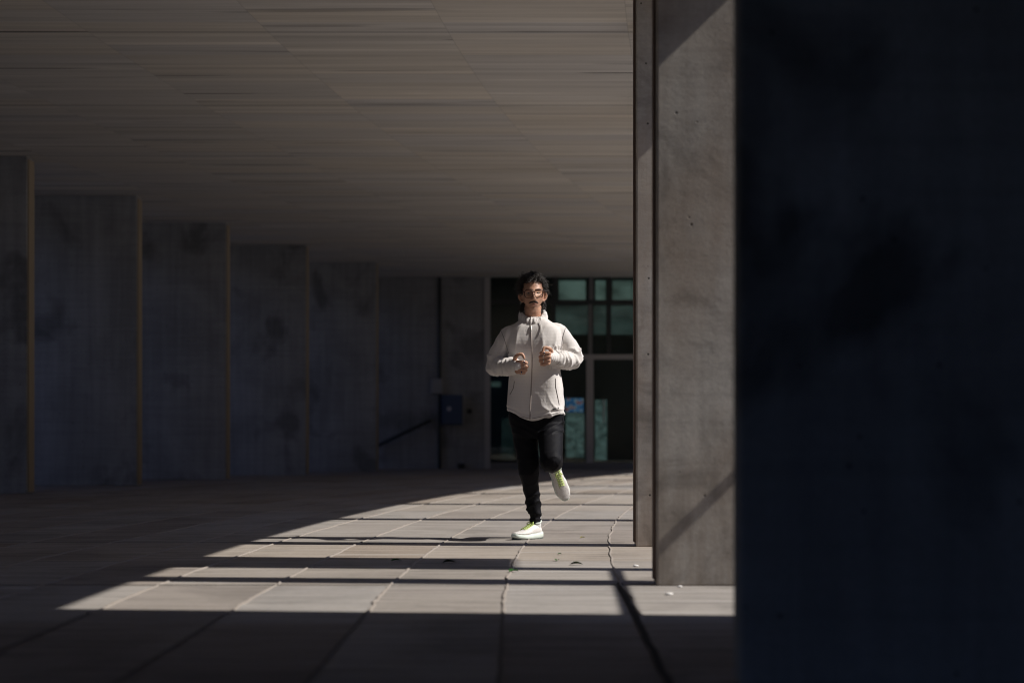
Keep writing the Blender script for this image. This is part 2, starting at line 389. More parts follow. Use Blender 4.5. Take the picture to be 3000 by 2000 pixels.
for px, wd, z0, z1, mm in ((1272, 9, .13, 3.46, 'dark_frame'), (1276, 12, 3.55, ZT, 'dark_frame'), (1356, 9, 2.40, 3.46, 'frame'), (1355, 16, .13, 2.30, 'lightframe'),
                        (1358, 9, 3.55, ZT, 'frame'), (1399, 9, 2.40, 3.46, 'dark_frame'), (1399, 9, 3.55, ZT, 'dark_frame'), (1475, 10, .13, 2.3, 'frame'), (1475, 10, 3.55, ZT, 'frame'), (1475, 10, 2.4, 3.46, 'frame'), (1190, 6, .13, 3.46, 'dark_frame')):
    ebox('mullion', ex(px-wd/2), ex(px+wd/2), YE, YE+.12, z0, z1, M[mm])
ebox('glass_pane', ex(1126), XR, YE+.055, YE+.06, .13, ZT, M['glass'])
teal = emis('pane_glow', (.42, .54, .50), .20, (.4, 1, .8)); teal2 = emis('pane_glow_dim', (.27, .36, .35), .13, (.4, 1, .8)); mottled_glow = emis('mottled_pane_glow', (.30, .42, .42), .22, (2.2, 1, 3.0))  # glowing panels stand in for reflections and things behind the glass
YB = YE+1.0; k = (YB)/YE
def rear(px0, px1, py0, py1, m, name='glow_panel'):
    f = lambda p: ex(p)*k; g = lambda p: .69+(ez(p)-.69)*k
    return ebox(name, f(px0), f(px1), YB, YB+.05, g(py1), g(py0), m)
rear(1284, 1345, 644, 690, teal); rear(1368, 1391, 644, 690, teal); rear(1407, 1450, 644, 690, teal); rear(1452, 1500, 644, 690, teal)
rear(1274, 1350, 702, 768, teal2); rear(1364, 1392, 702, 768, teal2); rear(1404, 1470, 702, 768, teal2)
rear(1300, 1342, 948, 1050, mottled_glow, 'mottled_glow_panel'); rear(1367, 1394, 918, 1056, mottled_glow, 'mottled_glow_panel'); rear(1236, 1262, 1000, 1050, teal2, 'mottled_glow_panel')
rear(1128, 1150, 876, 888, teal2, 'glow_panel'); rear(1152, 1180, 960, 1054, emis('faint_pane_glow', (.12, .2, .2), .06, (4, 1, 1)), 'glow_panel')
ebox('door_handle', ex(1385), ex(1388), YE-.06, YE-.035, .95, 1.45, M['lightframe'])
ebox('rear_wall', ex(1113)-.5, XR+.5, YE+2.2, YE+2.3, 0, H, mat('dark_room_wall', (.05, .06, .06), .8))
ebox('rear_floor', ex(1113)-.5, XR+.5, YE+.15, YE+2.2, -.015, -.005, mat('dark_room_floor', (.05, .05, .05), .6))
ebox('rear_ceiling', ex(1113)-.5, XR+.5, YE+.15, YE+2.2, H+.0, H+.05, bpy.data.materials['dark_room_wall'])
pm = mat('poster_print', (.2, .4, .8), .6); q = NB(pm); q.base(q.ramp(q.noise(q.obj(), 9, 2, .5), [(.38, (.05, .22, .6)), (.5, (.15, .4, .85)), (.56, (.7, .75, .8)), (.64, (.6, .08, .12))]))
q.t.links.new(q.b.inputs['Base Color'].links[0].from_socket, q.b.inputs['Emission Color']); q.b.inputs['Emission Strength'].default_value = .16
po = rear(1299, 1340, 914, 946, pm, 'glowing_poster')  # poster whose print is given its own glow
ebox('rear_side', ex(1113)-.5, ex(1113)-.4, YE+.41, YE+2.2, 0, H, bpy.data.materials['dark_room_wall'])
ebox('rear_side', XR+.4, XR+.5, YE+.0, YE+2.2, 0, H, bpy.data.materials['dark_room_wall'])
# boxes on the end wall
ib = box('intercom', (-.12, .12, -.09, 0, -.16, .16), mat('pale_plastic', (.35, .35, .36), .5), bev=.015); ib.location = (ex(1003), YE, ez(887)); tag(ib, 'small pale box on the end wall at the top of the conduit', 'box')
eb = thing('cabinet', 'dark blue metal cabinet mounted on the end wall', 'cabinet', (ex(1039), YE, ez(941)))
bl = mat('blue_painted_metal', (.07, .10, .17), .5); box('cabinet_body', (-.22, .22, -.2, 0, -.31, .31), bl, eb, .012); box('cabinet_door', (-.2, .2, -.215, -.2, -.29, .29), bl, eb, .004)
bm = bmesh.new(); bmesh.ops.create_circle(bm, cap_ends=True, radius=.05, segments=16, matrix=Matrix.Translation((-.06, -.22, .02)) @ Matrix.Rotation(R(90), 4, 'X')); bmesh.ops.solidify(bm, geom=bm.faces, thickness=.01); from_bm('badge', bm, mat('badge_white', (.5, .5, .55), .5), eb)
bm = bmesh.new(); add_tube(bm, [(0, -.045, -.0), (0, -.045, ez(910)), (0, -.045, H-.03)], .035, 10); co = from_bm('conduit', bm, M['dark_frame'], None, True); co.location = (ex(1010), YE, 0); tag(co, 'dark vertical conduit running down the end wall to the floor', 'conduit')
hr = thing('handrail', 'dark sloping handrail on the end wall left of the conduit', 'handrail', (ex(930), YE, ez(992)))
bm = bmesh.new(); a = Vector((ex(866)-ex(930), -.14, ez(1024)-ez(992))); b = Vector((ex(988)-ex(930), -.14, ez(966)-ez(992))); add_tube(bm, [a, b, b+Vector((.0, .12, 0))], .04, 12); from_bm('rail_tube', bm, M['dark_frame'], hr, True)
for tt in (.2, .8):
    bm = bmesh.new(); p = a.lerp(b, tt); add_tube(bm, [p, p+Vector((0, .06, -.06)), p+Vector((0, .14, -.06))], .014, 8); from_bm('bracket', bm, M['dark_frame'], hr, True)
kb = box('doorbell', (-.05, .05, -.05, 0, -.05, .05), M['dark_frame'], bev=.02); kb.location = (ex(1079), YE, ez(944)); tag(kb, 'small dark knob on the end wall right of the blue cabinet', 'box')
kb = box('floor_box', (-.07, .07, -.14, 0, 0, .12), M['dark_frame'], bev=.02); kb.location = (ex(1059), YE, 0); tag(kb, 'small dark box on the floor at the foot of the end wall', 'box')

# ------------------------------------------------------------------ leaves and litter
def fl(px3, py3):                   # floor point seen at a photo pixel
    y = .69*4573*1.2755/(py3-1276.3); return Vector(((px3-1500)/(4573*1.2755)*y, y, 0))
gm = mat('green_leaf', (.06, .20, .05), .5); ym = mat('yellow_leaf', (.45, .42, .05), .5); dm = mat('dark_leaf', (.05, .07, .03), .6); wm = mat('white_litter', (.7, .68, .66), .7)
def leaf(p, s, m, rz, label, group):
    bm = bmesh.new(); rows = []
    for i in range(9):
        t = i/8; wd = s*.28*math.sin(math.pi*t**.8)+.0008; zz = s*.07*math.sin(t*math.pi*.95)+.004
        rows.append([bm.verts.new((s*(t-.5), wd*j, zz+abs(j)*wd*.55)) for j in (-1, 0, 1)])
    for a, b in zip(rows, rows[1:]):
        for j in (0, 1): bm.faces.new((a[j], a[j+1], b[j+1], b[j]))
    bmesh.ops.solidify(bm, geom=bm.faces, thickness=.0012)
    o = from_bm('leaf', bm, m, None, True); o.location = p; o.rotation_euler = (0, 0, rz); tag(o, label, 'leaf', group)
G = 'fallen leaves on the paving'
def cp(cx, cy): return fl(1000+cx/1.96, 1300+cy/1.96)
leaf(cp(315, 674), .06, gm, .3, 'green curled leaf at the left end of the wide shadow band', G)
leaf(cp(620, 684), .075, dm, .1, 'dark curled leaf in the middle of the wide shadow band', G)
leaf(cp(990, 736), .065, gm, .8, 'green leaf on a slab joint in front of the wide shadow band', G)
leaf(cp(1240, 672), .045, gm, 1.3, 'small bright green leaf on the slab below the planted shoe', G)
leaf(cp(1255, 636), .03, gm, .2, 'tiny green leaf nearest below the planted shoe', G)
leaf(cp(1350, 695), .07, dm, -.1, 'long dark leaf right of the small green ones', G)
leaf(cp(1385, 540), .035, ym, 0.4, 'tiny yellow leaf on the sunlit slab right of the planted shoe', G)
for i, (cx_, cy_, s, lab) in enumerate(((1690, 703, .03, 'white pebble in front of the slim pier'), (1885, 866, .035, 'white pebble on the front sunlit slabs before the wide pier'), (1942, 822, .025, 'white pebble at the foot of the bar-shadowed pier'))):
    bm = bmesh.new(); bmesh.ops.create_icosphere(bm, subdivisions=3, radius=s/2)
    for v in bm.verts: v.co *= 1+.3*noise.noise(v.co*40+Vector((i, 0, 0))); v.co.z = v.co.z*.4
    o = from_bm('pebble', bm, wm, None, True); o.location = cp(cx_, cy_)+Vector((0, 0, s*.15)); tag(o, lab, 'pebble', 'white pebbles on the paving')

#PERSON#
# ------------------------------------------------------------------ the runner
F3 = 4573*1.2755; PL = Vector((.114, FM, 0))
def P(px, py, y=0.0):
    """photo measurement -> point in the runner's own space, y = depth offset from the hips"""
    k = (FM+y)/F3
    return Vector(((px-1500)*k, FM+y, .69+(1276.3-py)*k)) - PL
def W(px): return px*FM/F3
skin = mat('skin', (.50, .30, .21), .5, .4)
skin.node_tree.nodes['Principled BSDF'].inputs['Subsurface Weight'].default_value = .12
skin.node_tree.nodes['Principled BSDF'].inputs['Subsurface Scale'].default_value = .01
q = NB(skin); q.base(q.mix(q.ramp(q.noise(q.obj(), 30, 4, .6), [(.35, 0.0), (.7, 1.0)]), (.46, .25, .165), (.57, .33, .225)))
hairm = mat('black_hair', (.026, .020, .017), .45, .5)
jm = mat('jacket_fabric', (.68, .63, .60), .75, .3); q = NB(jm)
jm.node_tree.nodes['Principled BSDF'].inputs['Sheen Weight'].default_value = .15
v = q.obj(); sep = q.n('ShaderNodeSeparateXYZ', {0: v})
rib = q.math('SINE', q.math('MULTIPLY', sep.outputs[2], 2*math.pi/.0095)); rib2 = q.math('SINE', q.math('MULTIPLY', sep.outputs[0], 2*math.pi/.0095))
q.base(q.mix(q.ramp(rib, [(.1, 1.0), (.9, 0.0)]), (.69, .655, .63), (.66, .625, .60)))
fol = q.noise(q.vec(v, (1, 1, .6)), 16, 3, .5, .8)
q.bump(q.math('ADD', q.math('MULTIPLY', q.math('ADD', rib, q.math('MULTIPLY', rib2, .3)), .03), q.math('MULTIPLY', fol, 1.1)), .5, .006)
tm = mat('black_trouser_fabric', (.006, .006, .008), .65, .12); q = NB(tm)
q.bump(q.noise(q.vec(q.obj(), (1, 1, .7)), 22, 3, .5, .8), .6, .006)
tm.node_tree.nodes['Principled BSDF'].inputs['Sheen Weight'].default_value = .0
seamm = mat('seam_thread', (.16, .14, .135), .7); zipm = mat('zip_tape', (.30, .26, .24), .5)

runner = thing('person', 'runner in a pale grey zip jacket, black trousers and speckled white shoes, in mid stride', 'person', PL)

def remesh(name, bm, m, voxel, smooth_it=4, parent=runner, disp=None, post=3):
    bmesh.ops.recalc_face_normals(bm, faces=bm.faces)
    me = bpy.data.meshes.new(name); bm.to_mesh(me); bm.free()
    o = bpy.data.objects.new(name+'_tmp', me); COL.objects.link(o)
    md = o.modifiers.new('r', 'REMESH'); md.mode = 'VOXEL'; md.voxel_size = voxel; md.use_smooth_shade = True
    sm = o.modifiers.new('s', 'SMOOTH'); sm.iterations = smooth_it; sm.factor = .5
    dg = bpy.context.evaluated_depsgraph_get(); dg.update()
    me2 = bpy.data.meshes.new_from_object(o.evaluated_get(dg)); me2.name = name
    bpy.data.objects.remove(o)
    if disp:
        nr = [v.normal.copy() for v in me2.vertices]
        for v, n in zip(me2.vertices, nr):
            d = disp(v.co, n)
            if d: v.co += d if isinstance(d, Vector) else n*d
    me2.polygons.foreach_set('use_smooth', [True]*len(me2.polygons))
    return link(name, me2, m, parent)
def loft(bm, rings, n=40, sq=2.3, yaw=0):
    """rings: (centre, half_x, half_y[, tilt_z]) -> closed superellipse loft"""
    R_ = []
    for r in rings:
        cc, a, b = r[0], r[1], r[2]; tl = r[3] if len(r) > 3 else 0
        ring = []
        for k in range(n):
            t = 2*math.pi*k/n; ct, st = math.cos(t), math.sin(t)
            x = a*math.copysign(abs(ct)**(2/sq), ct); y = b*math.copysign(abs(st)**(2/sq), st)
            ring.append(bm.verts.new(cc+Vector((x*math.cos(yaw)-y*math.sin(yaw), x*math.sin(yaw)+y*math.cos(yaw), tl*y/b))))
        R_.append(ring)
    for a, b in zip(R_, R_[1:]):
        for k in range(n): bm.faces.new((a[k], a[(k+1) % n], b[(k+1) % n], b[k]))
    bm.faces.new(R_[0]); bm.faces.new(R_[-1])
def sub_rings(rs, s=4):
    out = []
    for i in range(len(rs)-1):
        a = rs[max(i-1, 0)]; b = rs[i]; c_ = rs[i+1]; d = rs[min(i+2, len(rs)-1)]
        for k in range(s):
            t = k/s
            f = lambda u0, u1, u2, u3: .5*((2*u1)+(u2-u0)*t+(2*u0-5*u1+4*u2-u3)*t*t+(3*u1-u0-3*u2+u3)*t**3)
            out.append(tuple(f(a[j], b[j], c_[j], d[j]) for j in range(len(b))))
    out.append(rs[-1]); return out
def seg_t(p, a, b):
    ab = b-a; t = (p-a).dot(ab)/ab.length_squared; tc = min(1, max(0, t)); return t, (p-(a+ab*tc)).length

# joints (image left = the runner's right)
SHR, ELR, WRR = P(1492, 984, .0), P(1455, 1068, .06), P(1510, 1071, -.24)
SHL, ELL, WRL = P(1634, 976, .0), P(1678, 1050, .07), P(1612, 1047, -.22)
HIPR, KNR, ANR = P(1532, 1240, 0), P(1549, 1378, -.05), P(1567, 1512, .04)
HIPL, KNL, ANL = P(1611, 1240, 0), P(1613, 1356, -.30), P(1628, 1362, .12)
NECK = P(1562, 935, .0); HC = P(1560.5, 861, -.045)

# ---- jacket
bm = bmesh.new()
tors = [  # py, xl, xr, depth centre, half depth
 (928, 1532, 1598, .012, .070), (940, 1520, 1612, .010, .082), (951, 1503, 1628, .006, .092), (962, 1487, 1642, 0, .100), (980, 1480, 1648, -.004, .112), (1005, 1482, 1647, -.008, .124),
 (1040, 1489, 1642, -.008, .130), (1080, 1494, 1640, -.004, .128), (1115, 1493, 1643, 0, .126), (1150, 1488, 1648, 0, .130), (1185, 1485, 1651, 0, .136), (1203, 1484, 1652, 0, .138), (1221, 1486, 1651, 0, .136)]
loft(bm, [(Vector((P((a+b)/2, py).x, yc, P(0, py).z)), W((b-a)/2), hy) for py, a, b, yc, hy in sub_rings(tors)], 56, 3.0, R(-12))
def sleeve(sh, el, wr, out):
    stube(bm, [sh+Vector((-out*.03, 0, .005)), sh, sh.lerp(el, .5)+Vector((out*.012, 0, 0)), el+Vector((out*.004, 0, -.002)), el.lerp(wr, .12)+Vector((0, 0, -.012)), el.lerp(wr, .5)+Vector((out*.004, 0, -.010)), el.lerp(wr, .85), wr],
          [.060, .068, .066, .062, .060, .055, .045, .042], 24, 5)
sleeve(SHR, ELR, WRR, -1); sleeve(SHL, ELL, WRL, 1)
bmC = bm
def crease(x, sharp=2.0): return (1-abs(math.sin(x)))**sharp
def jdisp(p, n):
    d = 0.0
    for sh, el, wr, s in ((SHR, ELR, WRR, 1), (SHL, ELL, WRL, -1)):
        t, r = seg_t(p, el, wr)
        if r < .085 and -.15 < t < 1.1:
            w_ = min(1, max(0, (1.02-t)*5))
            d += w_*(.0125*crease(t*19+noise.noise(p*13)*2.6+s, 1.3)+.004*noise.noise(p*26+Vector((3, 0, 0)))-.002)
        t2, r2 = seg_t(p, sh, el)
        if r2 < .09 and t2 > .15 and t > -.4 or (r2 < .09 and t2 > .45):
            w_ = min(1, max(0, (t2-.15)*1.6))
            d += w_*(.011*crease(t2*8.0+noise.noise(p*9+Vector((7, 0, 0)))*3+s*p.x*9, 1.5)-.002)
    tz = max(0, min(1, (1.02-p.z)/.25))
    if abs(p.x-.015) < .22 and p.y < .16:
        side = max(0, (p.x-.04)/.15)
        # soft diagonal drape on the body and bunched folds above the hem
        d += .010*noise.noise(Vector((p.x*7-p.z*4, p.y*3, p.z*5)))*1.4
        d += tz*.010*crease((p.x*.9+p.z*.9)*26+noise.noise(p*8)*3.2, 1.6)*(.35+side*.9)
        d += .008*max(0, 1-abs(p.z-1.30)/.16)*crease((p.x*1.1-p.z*.55)*24+noise.noise(p*6)*2, 2)
    # hem gathering: narrow band
    if p.z < .855: d -= .006*max(0, 1-abs(p.z-.845)/.012)
    out = n*d
    # hem hangs lower in the middle front, higher at the sides
    if p.z < 1.0:
        k = (1.0-p.z)/.18
        out += Vector((0, 0, k*(-.022*max(0, 1-((p.x-.0)/.10)**2) + .030*min(1, ((p.x-.03)/.17)**2)*(1.3 if p.x < .03 else .45))))
    return out
jacket = remesh('jacket', bm, jm, .0062, 5, disp=jdisp)
jacket['label'] = 'pale grey zip-up running jacket'
def bvh(o):
    me = o.data; return BVHTree.FromPolygons([v.co.copy() for v in me.vertices], [tuple(p.vertices) for p in me.polygons])
JB = bvh(jacket)
def front(px, py, bv=None, off=.002, y0=-1.0):
    q0 = P(px, py, 0); h = (bv or JB).ray_cast(Vector((q0.x, y0, q0.z)), Vector((0, 1, 0)))
    return (h[0]+Vector((0, -off, 0))) if h[0] else q0+Vector((0, -.13, 0))
def surf_line(name, pts, rad, m, parent, sub=8, n=6, off=.001, asp=1.0):
    pp = []
    for i in range(len(pts)-1):
        for k in range(sub):
            t = k/sub; pp.append(front(pts[i][0]*(1-t)+pts[i+1][0]*t, pts[i][1]*(1-t)+pts[i+1][1]*t, off=off))
    pp.append(front(*pts[-1], off=off))
    bm = bmesh.new(); add_tube(bm, pp, rad, n, asp); return from_bm(name, bm, m, parent, True)
surf_line('zip', [(1554, 948), (1556, 990), (1558, 1050), (1557, 1110), (1554, 1170), (1552, 1228)], .0036, zipm, jacket, 8, 8, .0005)
surf_line('zip_puller', [(1555, 957), (1555.5, 972)], .0035, mat('zip_metal', (.5, .48, .45), .3, .5, .7), jacket, 3, 8, .006)
surf_line('sleeve_seam', [(1656, 962), (1649, 985), (1644, 1010), (1643, 1034)], .0022, seamm, jacket, 5)
surf_line('sleeve_seam', [(1467, 968), (1476, 990), (1484, 1015), (1490, 1036)], .0018, seamm, jacket, 5)
surf_line('shoulder_seam', [(1468, 966), (1485, 956), (1511, 948)], .0018, seamm, jacket, 5)
surf_line('pocket', [(1507, 1118), (1504, 1138), (1494, 1156)], .0022, seamm, jacket, 4)
surf_line('pocket', [(1626, 1110), (1627, 1135), (1633, 1165), (1637, 1186)], .0026, seamm, jacket, 5)
surf_line('drawstring', [(1580, 945), (1585, 958), (1586, 978)], .0022, jm, jacket, 4, off=.006)
surf_line('hem_seam', [(1496, 1208), (1520, 1219), (1550, 1226)], .0016, seamm, jacket, 6)
surf_line('hem_seam', [(1558, 1226), (1600, 1218), (1640, 1207)], .0016, seamm, jacket, 6)
# small dark woven tab near the hem, pale mark in its middle
a = front(1617, 1200, off=.004); b = front(1637, 1195.5, off=.004); d = (b-a).normalized(); up = Vector((0, 0, 1)); up = (up-d*up.dot(d)).normalized(); nn = d.cross(up)
bm = bmesh.new(); mtx = Matrix((d, nn, up)).transposed().to_4x4(); mtx.translation = (a+b)/2
bmesh.ops.create_cube(bm, size=1, matrix=mtx @ Matrix.Diagonal((.046, .004, .011, 1))); tab = from_bm('woven_tab', bm, mat('tab_black', (.02, .02, .02), .6), jacket)
bm = bmesh.new()
for i in range(6): bmesh.ops.create_cube(bm, size=1, matrix=mtx @ Matrix.Translation((-.009+i*.0036, -.0026, 0)) @ Matrix.Diagonal((.0022, .001, .0032, 1)))
from_bm('tab_lettering', bm, mat('tab_pale', (.6, .6, .6), .6), tab)
# ---- gathered collar / lowered hood
bm = bmesh.new(); N = 96; loops = []
for (ro, zo, t_) in ((0, -.034, 0), (.022, -.024, .2), (.026, -.002, .5), (.016, .020, .8), (.002, .026, 1), (-.010, .016, .8), (-.014, -.020, .3)):
    ring = []
    for k in range(N):
        t = 2*math.pi*k/N; ct, st = math.cos(t), math.sin(t)         # st<0 front
        rx, ry = .070+ro, .072+ro
        hood = max(0, st)**.7
        z = 1.452 + (.056*(st+1)/2)**1.0*1.0 + zo*(1+.9*(st+1)/2)
        if abs(ct) > .5 : z += .012*(abs(ct)-.5)
        g = noise.noise(Vector((ct*6, st*6, t_*2)))*.009 + .004*math.sin(k*1.9+t_*2)*t_
        ring.append(bm.verts.new(Vector((.0275-.0 + ct*(rx+g+hood*.012), .012+st*(ry+g+hood*.035), z + noise.noise(Vector((ct*9, st*9, t_)))*.010*t_))))
    loops.append(ring)
for a, b in zip(loops, loops[1:]+loops[:1]):
    for k in range(N): bm.faces.new((a[k], a[(k+1) % N], b[(k+1) % N], b[k]))
for v in bm.verts: v.co.x += P(1562, 930).x-.0275
hood = remesh('hood_collar', bm, jm, .0042, 2, parent=jacket, disp=lambda p, n: n*(.006*crease(math.atan2(p.x-.02, p.y)*9+noise.noise(p*14)*3, 1.4)-.002))
# cuffs
def cuff(wr, el, s):
    bm = bmesh.new(); d = (wr-el).normalized()
    add_tube(bm, [wr-d*.055, wr-d*.02, wr+d*.012, wr+d*.03], [.044, .042, .040, .037], 24, .92)
    return remesh('cuff', bm, jm, .004, 2, parent=jacket, disp=lambda p, n: n*(.003*crease((p-wr).dot(d)*130+noise.noise(p*20)*2, 1.3)))
cuff(WRR+Vector((.004, 0, 0)), ELR, 1); cuff(WRL, ELL, -1)
for wr, el in ((WRR, ELR), (WRL, ELL)):
    d = (wr-el).normalized(); bm = bmesh.new(); cc = wr-d*.062; x, y = frame_of(d)
    ring = [cc+(x*math.cos(t*math.pi/12)+y*math.sin(t*math.pi/12))*.0465 for t in range(25)]
    add_tube(bm, ring, .0014, 5, caps=False); from_bm('cuff_seam', bm, seamm, jacket, True)

# ---- body: head, neck, trunk, arms and hands in one surface
bm = bmesh.new()
# head as a displaced ellipsoid
bh = bmesh.new(); bmesh.ops.create_uvsphere(bh, u_segments=96, v_segments=72, radius=1)
def gs(x, s): return math.exp(-(x*x)/(2*s*s))
def ss(a, b, x): t = max(0, min(1, (x-a)/(b-a))); return t*t*(3-2*t)
for v in bh.verts:
    x, y, z = v.co
    sx = .076 - .004*ss(.1, -.3, z) - .030*ss(-.30, -1.0, z)**1.2 - .004*ss(.3, .9, z)
    X = x*sx; Y = y*(.098 if y > 0 else .090); Z = z*.119
    if y > 0: Y -= .035*ss(-.1, -.9, z)                          # nape
    if y < 0:
        fr = ss(0, -.6, y)
        Y -= fr*.012*ss(-.2, -.95, z)                            # chin forward
        ax = abs(X)
        Y += fr*.0135*gs(ax-.031, .015)*gs(Z-.0035, .0115)        # eye sockets
        Y -= fr*.006*gs(Z-.022, .008)*gs(ax-.028, .024)           # brow ridge
        Y -= fr*.005*gs(ax-.046, .014)*gs(Z+.022, .014)           # cheekbones
        Y += fr*.007*gs(ax-.047, .014)*gs(Z+.062, .022)           # hollow cheeks
        nz = ss(.010, -.042, Z)*(1-ss(-.043, -.054, Z))
        Y -= fr*(.007+.022*nz)*gs(X, .0065+.0045*nz)*(1 if Z < .012 else gs(Z-.012, .008))*(1 if Z > -.052 else gs(Z+.052, .003))
        Y -= fr*.008*gs(ax-.012, .005)*gs(Z+.045, .006)           # nostril wings
        Y -= fr*.006*gs(X, .018)*gs(Z+.068, .0045)                # upper lip
        Y -= fr*.006*gs(X, .016)*gs(Z+.079, .0045)                # lower lip
        Y += fr*.005*gs(X, .022)*gs(Z+.0735, .0018)               # mouth line
        Y += fr*.005*gs(X, .018)*gs(Z+.090, .005)
        Y -= fr*.008*gs(X, .015)*gs(Z+.106, .009)                 # chin
    v.co = Vector((X, Y, Z))
rot = Matrix.Rotation(R(-2), 4, 'Y') @ Matrix.Rotation(R(3), 4, 'Z')
bh.transform(Matrix.Translation(HC) @ rot)
HM = Matrix.Translation(HC) @ rot
me_ = bpy.data.meshes.new('h'); bh.to_mesh(me_); bh.free(); bm.from_mesh(me_); bpy.data.meshes.remove(me_)
def hp(x, y, z): return HM @ Vector((x, y, z))
for s in (-1, 1):                                                # ears
    pts = [hp(s*(.074+.022*math.sin(t*math.pi)**.8-.004*t), .002+.016*math.sin(t*math.pi)*.7-.006*t, .016-.066*t) for t in [i/10 for i in range(11)]]
    add_tube(bm, pts, [.005, .006, .0065, .0065, .006, .006, .0055, .005, .005, .006, .0065], 10)
    pts = [hp(s*(.085), .012, .006), hp(s*.084, .010, -.014), hp(s*.078, .004, -.036)]
    add_tube(bm, pts, [.007, .008, .006], 8, .6)
# neck and shoulders, trunk core
stube(bm, [HC+Vector((0, .022, -.06)), HC+Vector((0, .028, -.105)), NECK+Vector((0, .022, .0)), NECK+Vector((0, .02, -.05))], [.050, .054, .056, .070], 28, 5, 1.0)
for s in (-1, 1): stube(bm, [HC+Vector((s*.05, .028, -.085)), NECK+Vector((s*.030, -.012, .01)), NECK+Vector((s*.012, -.030, -.045))], [.011, .012, .010], 10, 4)
loft(bm, [(Vector((P((a+b)/2, py).x, yc, P(0, py).z)), W((b-a)/2)*.80, hy*.78) for py, a, b, yc, hy in sub_rings([t for t in tors if t[0] > 945], 2)], 32, 2.2)
for sh, el, wr in ((SHR, ELR, WRR), (SHL, ELL, WRL)):
    stube(bm, [sh, sh.lerp(el, .5), el, el.lerp(wr, .3), el.lerp(wr, .8), wr], [.046, .042, .038, .038, .028, .026], 16, 4)
stube(bm, [P(1538, 1225, .02), P(1541, 1290, .0), P(1546, 1330, -.03), P(1549, 1378, -.045), P(1554, 1415, -.01), P(1560, 1455, .025), P(1563, 1485, .038), P(1567, 1520, .045)], [.060, .055, .048, .042, .036, .028, .024, .024], 16, 4)
stube(bm, [P(1608, 1225, .03), P(1612, 1280, -.07), P(1613, 1318, -.17), P(1614, 1348, -.26), P(1618, 1351, -.20), P(1622, 1352, -.05), P(1628, 1350, .12)], [.058, .054, .050, .040, .042, .036, .024], 16, 4)
# hands
rings_j = []
def hand(sgn, wr, fingers, thumb, knx):
    """fingers: (px_knuckle, py_knuckle, px_pip, py_pip, r); sgn +1: fingers point to +x"""
    k0 = P(fingers[0][0], fingers[0][1], -.285); k3 = P(fingers[-1][0], fingers[-1][1], -.27)
    ctr = (k0+k3)/2
    # palm
    for i, f in enumerate(fingers):
        kn = P(f[0], f[1], -.285+.004*i); pip = P(f[2], f[3], -.292+.006*i); r = f[4]
        add_tube(bm, smooth_path([wr+(kn-ctr)*.45, kn*.55+(wr+(kn-ctr)*.45)*.45, kn], 3), [.015]*3+[.0135]*3+[r*1.18], 10)
        dip = pip+Vector((-sgn*.001, .026, -.003)); tip = dip+Vector((-sgn*.022, .004, -.002))
        add_tube(bm, smooth_path([kn, kn.lerp(pip, .5)+Vector((0, -.0015, .001)), pip+Vector((0, .003, 0)), dip, tip], 4), lerp_list([r*1.15, r, r*1.08, r*.98, r*.8], 4), 12)
        rings_j.append((kn.lerp(pip, .55), (pip-kn).normalized(), r))
    tp = [P(*t) for t in thumb[0]]
    add_tube(bm, smooth_path(tp, 5), lerp_list(thumb[1], 5), 12)
hand(1, WRR, [(1517, 1060, 1541, 1062, .0112), (1516, 1070.5, 1543, 1073, .0115), (1516, 1081, 1540, 1083.5, .0108), (1515, 1090.5, 1535, 1091.5, .0094)],
     (((1506, 1062, -.235), (1511, 1045, -.275), (1520, 1038.5, -.295), (1530, 1038, -.30), (1536, 1049, -.305)), [.017, .0135, .0105, .0110, .0082]), 0)
nR = len(rings_j)
hand(-1, WRL, [(1608, 1034.5, 1586, 1033.5, .0112), (1609, 1045, 1583.5, 1045, .0115), (1608, 1055.5, 1584, 1056.5, .0108), (1606, 1065, 1587, 1066.5, .0094)],
     (((1616, 1038, -.215), (1613, 1024, -.255), (1605, 1019, -.28), (1595, 1018.5, -.288), (1590, 1027, -.295)), [.017, .0135, .0105, .0108, .0080]), 0)
body = remesh('body', bm, skin, .0036, 1)
body['label'] = 'head, neck and bare hands'

# finger jewellery
silver = mat('silver', (.75, .74, .70), .2, .5, 1.0); stone = mat('dark_stone', (.01, .015, .06), .1, .6)
def finger_ring(idx, sh, st):
    cc, d, r = rings_j[idx]; cc = cc+d*sh; x, y = frame_of(d); bm = bmesh.new()
    add_tube(bm, [cc+(x*math.cos(t*math.pi/9)+y*math.sin(t*math.pi/9))*(r+.0014) for t in range(19)], .0022, 6, caps=False)
    o = from_bm('finger_ring', bm, silver, runner, True)
    if st:
        bm = bmesh.new(); bmesh.ops.create_icosphere(bm, subdivisions=2, radius=1, matrix=Matrix.Translation(cc+Vector((0, -r-.002, .002))) @ Matrix.Diagonal((.0052, .003, .0062, 1)))
        from_bm('stone', bm, stone, o, True)
finger_ring(0, .012, True); finger_ring(1, .011, False); finger_ring(3, .004, True)
finger_ring(nR, .004, True); finger_ring(nR+1, .010, False); finger_ring(nR+2, .008, False)

